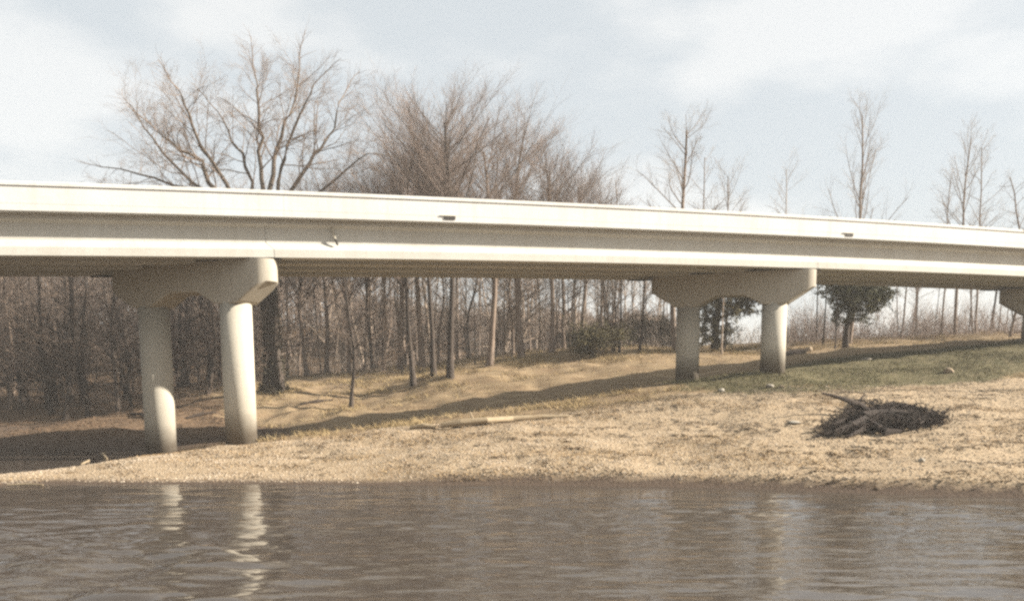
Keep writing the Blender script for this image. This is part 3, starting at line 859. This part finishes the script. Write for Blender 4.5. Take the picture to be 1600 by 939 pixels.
# shrubs
def bush(u, Y, w, h, label, c0, c1, n=2600, group=None, leaf=.065):
    p = on(u, Y)
    r = random.Random(int(u))
    cl = [((r.uniform(-.5, .5) * w * .8, r.uniform(-.3, .3) * w, h * r.uniform(.25, .62)), (w * r.uniform(.22, .38), w * .3, h * r.uniform(.24, .36))) for _ in range(9)]
    return leafy('shrub', p, cl, n, label, 'shrub', c0, c1, leaf, group=group)
bush(927, 52.5, 3.3, 2.3, 'olive brown bush on the grassy rise left of the second pier', (.06, .054, .03), (.16, .135, .075), 9500)
for u, Y, w, h, lab in ((975, 61, 3.4, 2.9, 'dark scrubby shrub right behind the olive bush'), (1006, 60, 3.4, 2.7, 'dark shrub midway between olive bush and second pier'),
                        (1042, 60, 3.2, 3.0, 'dark shrub touching the back column of the second pier'), (893, 61, 2.2, 2.0, 'small dark shrub left of the olive bush')):
    bush(u, Y, w, h, lab, (.04, .033, .024), (.10, .08, .054), 6500, 'dark shrubs in a row behind the rise')

# --- undergrowth: tangled bare stems, nobody could count them
def undergrowth(name, n, u0, u1, Y0, Y1, h0, h1, mat, seed, rad=.008):
    r = np.random.default_rng(seed)
    u = r.uniform(u0, u1, n); Y = r.uniform(Y0, Y1, n)
    dx = np.array([ray(a, 590)[0] for a in u])
    X = dx * Y; Z = ground_z(X, Y)
    clump = np.clip(.55 + 1.4 * vnoise(X * .5 + 11, Y * .5), .15, 1.2)
    out_ = []
    for i in range(n):
        p = np.array([X[i], Y[i], Z[i] - .05]); h = r.uniform(h0, h1) * clump[i]
        d = unit(np.array([r.normal(0, .38), r.normal(0, .38), 1]))
        for k in range(3):
            q = p + d * h / 3
            ra = rad * (1.3 - .33 * k)
            out_.append((*p, *q, ra, ra * .75))
            if k:
                for _ in range(2):
                    e = unit(d + r.normal(0, .6, 3)); out_.append((*q, *(q + e * h * .28), ra * .7, ra * .3))
            p = q; d = unit(d + r.normal(0, .22, 3))
    tag(link(name, segs_mesh(name, out_, 3), mat), 'tangled bare stems ' + name.replace('_', ' '), 'undergrowth', kind='stuff')
undergrowth('undergrowth', 3200, -150, 430, 50, 85, .5, 2.6, M_TWIG, 4, .011)
undergrowth('pale_undergrowth', 1500, 430, 900, 54, 82, .5, 2.6, M_TWIG_GREY, 8, .011)
undergrowth('brown_brush', 4200, 1215, 1700, 58, 70, 1.0, 3.4, M_TWIG_RED, 5, .010)
undergrowth('thin_brush', 1200, 900, 1240, 56, 72, .6, 2.4, M_TWIG_GREY, 6, .009)

# --- the far wood: stems and branches beyond counting
def far_wood():
    r = np.random.default_rng(14); out_ = []
    for _ in range(680):
        u = r.uniform(-260, 900) if r.random() < .9 else r.uniform(900, 1040)
        Y = r.uniform(84, 112)
        p = on(u, Y)
        vt = 300 + max(0, u - 430) * 1.3 if u < 570 else 482 + max(0, u - 570) * .12
        h = min(15, max(4, top_h(u, vt, Y, p[2]))) * r.uniform(.6, 1.0)
        d = unit(np.array([r.normal(0, .06), r.normal(0, .06), 1])); q = p.copy(); rad = r.uniform(.06, .14)
        for k in range(4):
            e = q + d * h / 4; out_.append((*q, *e, rad * (1 - .2 * k), rad * (.8 - .2 * k)))
            for _ in range(int(r.integers(5, 11))):
                a = q + (e - q) * r.random(); b = unit(np.array([r.normal(0, 1), r.normal(0, 1), abs(r.normal(.6, .6))]))
                ln = r.uniform(.8, 2.6); c = a + b * ln
                out_.append((*a, *c, .035, .018))
                for _ in range(2):
                    f = unit(b + r.normal(0, .5, 3)); m_ = a + b * ln * r.uniform(.3, .9)
                    out_.append((*m_, *(m_ + f * ln * .6), .020, .008))
            q = e; d = unit(d + r.normal(0, .05, 3) * np.array([1, 1, .2]))
    tag(link('far_wood', segs_mesh('far_wood', out_, 3), M_TWIG), 'far bare wood closing the view behind the nearer trunks', 'wood', kind='stuff')
far_wood()

# ------------------------------------------------------------------ ground cover
def stones(name, P, size, C, seed):
    """squashed irregular pebbles, 8 faces each, as one mass"""
    r = np.random.default_rng(seed)
    iv = np.array([(1, 0, 0), (0, 1, 0), (-1, 0, 0), (0, -1, 0), (.25, .2, 1), (-.2, -.25, -1)], float)
    fc = np.array([(0, 1, 4), (1, 2, 4), (2, 3, 4), (3, 0, 4), (1, 0, 5), (2, 1, 5), (3, 2, 5), (0, 3, 5)])
    n = len(P)
    sc = np.stack([size * r.uniform(.7, 1.4, n), size * r.uniform(.7, 1.3, n), size * r.uniform(.3, .6, n)], 1)
    a = r.uniform(0, 6.28, n); ca, sa = np.cos(a), np.sin(a)
    v = iv[None] * (1 + r.uniform(-.26, .26, (n, 6, 1))) * sc[:, None]
    V = np.stack([v[..., 0] * ca[:, None] - v[..., 1] * sa[:, None], v[..., 0] * sa[:, None] + v[..., 1] * ca[:, None], v[..., 2]], -1) + P[:, None]
    Fc = (fc[None] + (np.arange(n) * 6)[:, None, None]).reshape(-1, 3)
    me = mesh_np(name, V.reshape(-1, 3), Fc, smooth=True, col=np.repeat(C, 6, axis=0))
    return me
r = np.random.default_rng(77)
m = 150000
X = r.uniform(-20, 27, m); Y = r.uniform(17.5, 36, m)
Z = ground_z(X, Y); wts, _ = region(X, Y, Z)
keep = (wts[:, 0] > .5) & (Z > np.where(X > -4, .19 - .14 * (r.random(m) < .22), .03)) & (np.abs(X / Y) < .85) & (r.random(m) < (.35 + 1.2 * np.clip(vnoise(X * .8, Y * .8) + .4, 0, 1)))
X, Y, Z = X[keep][:60000], Y[keep][:60000], Z[keep][:60000]
pal = np.array([(0.406, 0.337, 0.258), (0.358, 0.285, 0.208), (0.471, 0.405, 0.328), (0.283, 0.214, 0.147), (0.22, 0.156, 0.104), (0.341, 0.285, 0.232), (0.43, 0.362, 0.283)])
C = pal[r.choice(7, len(X), p=[.24, .2, .16, .12, .08, .08, .12])] * r.uniform(.85, 1.12, (len(X), 1))
pat = np.clip(1.0 + .55 * vnoise(X * .9 + 40, Y * 2.0) - .05 * np.clip(X - 4, 0, 6), .78, 1.12)[:, None]
C = C * pat * np.array([[1, .985, .96]]) ** (1 / pat)
size = .015 + .026 * r.random(len(X)) ** 2.2
me = stones('gravel', np.stack([X, Y, Z + size * .1], 1), size, C, 3)
tag(link('gravel', me, M_TINT), 'cream and tan river gravel covering the bar', 'gravel', kind='stuff')

def blades(name, X, Y, h, wd, c0, c1, seed, label, cat, flat=0.5, lift=0.0):
    r = np.random.default_rng(seed); n = len(X)
    Z = ground_z(X, Y) - .01 + lift
    a = r.uniform(0, 6.28, n); b = r.uniform(0, 6.28, n)
    hh = h * r.uniform(.5, 1.3, n); ln = hh * flat * r.uniform(.3, 1.6, n)
    w = wd * r.uniform(.6, 1.4, n)
    p = np.stack([X, Y, Z], 1)
    sx = np.stack([np.cos(a) * w, np.sin(a) * w, np.zeros(n)], 1)
    tip = p + np.stack([np.cos(b) * ln, np.sin(b) * ln, hh], 1)
    V = np.stack([p - sx, p + sx, tip], 1).reshape(-1, 3)
    k = r.random((n, 1)); C = np.repeat(np.array(c0) * (1 - k) + np.array(c1) * k, 3, axis=0)
    o = link(name, mesh_np(name, V, np.arange(3 * n).reshape(-1, 3), col=C), M_TINT)
    tag(o, label, cat, kind='stuff')
def scatter(m, x0, x1, y0, y1, pick, cap, seed):
    r = np.random.default_rng(seed)
    X = r.uniform(x0, x1, m); Y = r.uniform(y0, y1, m); Z = ground_z(X, Y)
    w, _ = region(X, Y, Z)
    k = pick(w, X, Y, Z, r) & (np.abs(X / Y) < .85) & (Z > .06)
    return X[k][:cap], Y[k][:cap]
X, Y = scatter(200000, 2, 40, 28, 58, lambda w, x, y, z, r: r.random(len(x)) < w[:, 1] * np.clip(.6 + 1.3 * vnoise(x * .7, y * .7), .05, 1), 60000, 1)
blades('green_grass', X, Y, .13, .012, (0.0744, 0.0756, 0.035), (0.18, 0.151, 0.0875), 2, 'short green winter grass on the embankment by the second pier', 'grass', 1.0)
def under(x, y):
    n = (x - P1[0]) * NRM[0] + (y - P1[1]) * NRM[1]
    return (n > 1.5) & (n < 12.5)
X, Y = scatter(220000, -16, 40, 29, 62, lambda w, x, y, z, r: (w[:, 0] < .6) & (w[:, 2] < .5) & (w[:, 1] < .5) & (r.random(len(x)) < np.clip(.35 + 2.2 * vnoise(x * .8 + 2, y * 1.1), 0, 1) * np.where(under(x, y), .12, 1)), 90000, 3)
blades('dry_grass', X, Y, .22, .014, (0.403, 0.307, 0.161), (0.246, 0.175, 0.0927), 4, 'dry straw coloured grass matted over the bank', 'grass', 1.6)
X, Y = scatter(120000, -45, 12, 33, 75, lambda w, x, y, z, r: (w[:, 2] > .4) & (r.random(len(x)) < np.clip(.6 + 1.5 * vnoise(x * .6, y * .6), 0, 1)), 50000, 5)
blades('leaf_litter', X, Y, .045, .05, (0.168, 0.107, 0.067), (0.067, 0.0469, 0.0322), 6, 'brown fallen leaves over the wood floor', 'leaves', 2.2)
X, Y = scatter(160000, -14, 21, 18.5, 34, lambda w, x, y, z, r: (w[:, 0] > .5) & (r.random(len(x)) < np.clip(.1 + 1.9 * vnoise(x * .6 + 20, y * 1.0), 0, 1)), 26000, 8)
blades('bar_straw', X, Y, .055, .016, (0.419, 0.3, 0.162), (0.184, 0.116, 0.0627), 9, 'withered straw tufts scattered over the gravel bar', 'grass', 1.6)

X, Y = scatter(160000, -14, 21, 18.5, 33, lambda w, x, y, z, r: (w[:, 0] > .5) & (r.random(len(x)) < np.clip(-.1 + 2.4 * vnoise(x * 1.1 + 33, y * 2.2 + 5), 0, 1)), 24000, 18)
blades('drift_leaves', X, Y, .03, .045, (.20, .135, .075), (.085, .058, .035), 19, 'brown leaves drifted into hollows of the gravel bar', 'leaves', 2.2)

# ------------------------------------------------------------------ driftwood and rocks
def log(name, pts, rads, mat, label, cat='log', stubs=()):
    base = Vector(pts[len(pts) // 2]); base.z = gz(base.x, base.y)
    o = empty(name, base); tag(o, label, cat)
    me = bm_mesh('trunk', tube_mesh([Vector(p) - base for p in pts], rads, 10, True, .08))
    link('trunk', me, mat, o)
    for q, rd in stubs:
        link('branch', bm_mesh('branch', tube_mesh([Vector(p) - base for p in q], rd, 6, True, .1)), mat, o)
    return o
def G(u, v, dz=0.0):
    p = hit(u, v); p[2] += dz; return Vector(p)
log('driftwood_log', [G(688, 671, .13), G(720, 668, .16), G(760, 664, .15), G(800, 660, .14), G(845, 656, .11), G(888, 653, .07)], [.10, .12, .11, .10, .08, .04], M_WOOD_PALE,
    'long bleached driftwood log lying along the top of the gravel bar', stubs=[([G(740, 666, .2), G(735, 663, .42)], [.05, .03])])
log('driftwood_log', [G(640, 672, .06), G(662, 670, .10), G(680, 671, .08)], [.05, .09, .08], M_WOOD_PALE, 'short broken pale log end just left of the long log')
log('driftwood_branch', [G(128, 727, .05), G(148, 721, .12), G(166, 716, .22)], [.03, .05, .06], M_WOOD_PALE, 'pale crooked branch stranded at the edge of the left slough', 'branch', stubs=[([G(160, 717, .2), G(168, 722, .1)], [.05, .03])])
p = np.array(ray(38, 760)); Yw = -EYE / p[2]
fl = log('floating_stick', [Vector((p[0] * Yw - .45, Yw, .01)), Vector((p[0] * Yw, Yw + .05, .025)), Vector((p[0] * Yw + .5, Yw, .01))], [.02, .035, .02], M_WOOD_PALE, 'pale stick lying in shallow water off the tip of the bar', 'stick')
fl.location.z = 0.0
for c in fl.children: c.location.z += 0
for (u, v), (u2, v2), lab in (((292, 655), (338, 646), 'dark fallen branch on the leafy bank between the first pier columns'), ((205, 648), (238, 654), 'dark fallen branch lying left of the first pier'), ((470, 634), (520, 627), 'brown fallen branch on the slope right of the oak')):
    log('fallen_branch', [G(u, v, .06), G((u + u2) / 2, (v + v2) / 2, .12), G(u2, v2, .05)], [.06, .08, .04], M_WOOD_DARK, lab, 'branch', stubs=[([G((u + u2) / 2, (v + v2) / 2, .1), G((u + u2) / 2 + 6, v - 8, .35)], [.035, .015])])
# the uprooted stump
def rootwad():
    base = hit(1385, 672); o = empty('uprooted_stump', tuple(base))
    tag(o, 'dark uprooted tree stump with splayed roots lying flat on the gravel bar', 'stump')
    def rel(u, v, dz=0.0):
        p = hit(u, v); p[2] += dz
        return Vector(p - base)
    me = bm_mesh('trunk', tube_mesh([rel(1345, 664, .16), rel(1368, 660, .18), rel(1395, 657, .17), rel(1430, 657, .12), rel(1470, 660, .06)], [.22, .25, .20, .14, .05], 10, True, .2))
    link('trunk', me, M_EARTH, o)
    up = [Vector(at(u, v, y) - base) for u, v, y in ((1362, 650, 28.6), (1345, 634, 28.6), (1325, 626, 28.5), (1305, 619, 28.4), (1284, 614, 28.3))]
    link('root', bm_mesh('root', tube_mesh(up, (.17, .12, .085, .06, .03), 7, True, .15)), M_WOOD_DARK, o)
    rt = [([(1350, 668), (1325, 677), (1300, 682), (1270, 685)], (.25, .2, .12, .04), (.13, .10, .06, .02)),
          ([(1350, 664), (1332, 658), (1318, 650)], (.2, .2, .2), (.09, .06, .02)),
          ([(1352, 670), (1345, 680), (1325, 685)], (.2, .15, .05), (.10, .08, .03)),
          ([(1362, 648), (1395, 634), (1430, 638), (1468, 652)], (.08, .06, .05, .03), (.09, .08, .06, .03)),
          ([(1360, 672), (1385, 682), (1412, 676)], (.2, .12, .05), (.17, .12, .04)),
          ([(1350, 650), (1342, 636), (1350, 628)], (.2, .2, .25), (.08, .05, .02)),
          ([(1400, 664), (1428, 668), (1450, 664)], (.2, .12, .04), (.14, .09, .03)),
          ([(1345, 670), (1322, 668), (1300, 672)], (.3, .25, .2), (.13, .08, .02))]
    for q, dz, rd in rt:
        link('root', bm_mesh('root', tube_mesh([rel(u, v, z) for (u, v), z in zip(q, dz)], rd, 7, True, .2)), M_EARTH, o)
    g = Grow(9); g.wl = -1
    sp = [dict(seg=5, wob=.35, up=-.03, kids=3, ang=45, len=.5, thin=.55, **{'from': .2}), dict(seg=3, wob=.35, up=-.02)]
    rr_ = np.random.default_rng(4)
    grid = {}
    for k in range(1500):
        uu = rr_.uniform(1296, 1466); f_ = (uu - 1296) / 170
        v0 = 674 - 44 * f_ / .28 if f_ < .28 else 630 + 24 * (f_ - .28) / .72
        v1 = 685 - 18 * f_
        key = (round(uu / 12), round(rr_.uniform(v0, v1) / 6))
        if key not in grid: grid[key] = rel(key[0] * 12, key[1] * 6)
        a = np.array(grid[key]) + np.array([rr_.normal(0, .15), rr_.normal(0, .15), rr_.uniform(0, .26)])
        d = np.array([rr_.normal(-.35, .9), rr_.normal(-.1, .7), rr_.normal(-.05, .10)])
        g.branch(a, d, rr_.uniform(.15, .5), rr_.uniform(.012, .035), 0, sp)
    link('rootlets', segs_mesh('rootlets', g.twig, 4), M_WOOD_DARK, o)
    # earth still held between the roots: a low crumbled heap
    nu, nv = 26, 12
    V = []
    for i in range(nu):
        for j in range(nv):
            f_, e = i / (nu - 1), j / (nv - 1)
            uu = 1300 + 160 * f_
            v0 = 674 - 40 * f_ / .28 if f_ < .28 else 634 + 22 * (f_ - .28) / .72
            v1 = 683 - 17 * f_
            hgt = (math.sin(math.pi * f_) * math.sin(math.pi * e)) ** .6 * rr_.uniform(.06, .24)
            V.append(np.array(rel(uu, v1 + (v0 - v1) * e, hgt - .03)))
    Fc = [(i * nv + j, i * nv + j + 1, (i + 1) * nv + j + 1, (i + 1) * nv + j) for i in range(nu - 1) for j in range(nv - 1)]
    link('clinging_earth', mesh_np('clinging_earth', np.array(V), np.array(Fc)), M_EARTH, o)
rootwad()
def rock(u, v, s, mat, label, sq=.6, name='rock'):
    p = hit(u, v)
    bm = bmesh.new(); s *= .85; bmesh.ops.create_icosphere(bm, subdivisions=2, radius=s)
    rr_ = random.Random(int(u * 3 + v))
    off = rr_.uniform(0, 50)
    for w in bm.verts:
        k = 1 + .5 * float(vnoise(np.array([w.co.x / s * 1.3 + off]), np.array([w.co.y / s * 1.3 + w.co.z / s * 1.7]))[0])
        w.co *= k; w.co.z *= sq
    o = link(name, bm_mesh(name, bm), mat, None, Vector(p) + Vector((0, 0, s * sq * .45)))
    o.rotation_euler.z = rr_.uniform(0, 6)
    tag(o, label, 'rock')
rock(1127, 612, .17, M_ROCK_PALE, 'small white rock in the grass left of the front column of the second pier', .7)
rock(1203, 605, .20, M_ROCK_PALE, 'flat white rock just below the front column of the second pier', .5)
rock(1222, 606, .16, M_ROCK_TAN, 'small brown rock beside the flat white one', .5)
rock(1353, 563, .30, M_ROCK_PALE, 'pale flat rock set in the green embankment', .35)
rock(1482, 582, .26, M_ROCK_TAN, 'tan boulder low on the green embankment at the right', .7)
rock(1241, 661, .24, M_ROCK_PALE, 'flat pale stone on the gravel left of the uprooted stump', .25)
rock(1440, 722, .10, M_ROCK_PALE, 'small whitish stone on the gravel below the uprooted stump', .8)
rock(1264, 549, .28, M_ROCK_TAN, 'tan rock at the end of the dark log on the crest', .8)
p = on(1243, 49.5)
a, b = Vector(at(1228, 546, 49.5)), Vector(at(1258, 545, 49.5))
for q in (a, b): q.z = gz(q.x, q.y) + .22
log('fallen_log', [a, (a + b) / 2, b], [.26, .28, .24], M_WOOD_DARK, 'short thick dark log lying on the sandy crest beyond the second pier')

# sapling whose twigs hang before the right end of the deck
p = on(1630, 33.0)
o = place('bare_sapling', 'snag0', p, 9.3, .6, 'bare sapling reaching its twigs across the right end of the parapet', None, M_BARK_GREY, M_TWIG, lean=(0, -.10), wide=1.0)

# ------------------------------------------------------------------ haze: volume added to lift the blacks and fade the treetops
bm = bmesh.new()
bmesh.ops.create_cube(bm, size=1)
for v in bm.verts:
    v.co = Vector((v.co.x * 1900, 300 + v.co.y * 2600, -4.0 if v.co.z < 0 else 27.5))
hm = bpy.data.materials.new('fade_haze'); hm.use_nodes = True
ht = hm.node_tree; ht.nodes.clear()
hv = N(ht, 'ShaderNodeVolumePrincipled')
hv.inputs['Color'].default_value = (0.97, 0.95, 0.92, 1)
hv.inputs['Density'].default_value = 0.0009
hv.inputs['Anisotropy'].default_value = 0.0
ho = N(ht, 'ShaderNodeOutputMaterial')
ht.links.new(hv.outputs['Volume'], ho.inputs['Volume'])
hz = link('haze', bm_mesh('haze', bm), hm)
tag(hz, kind='stuff')
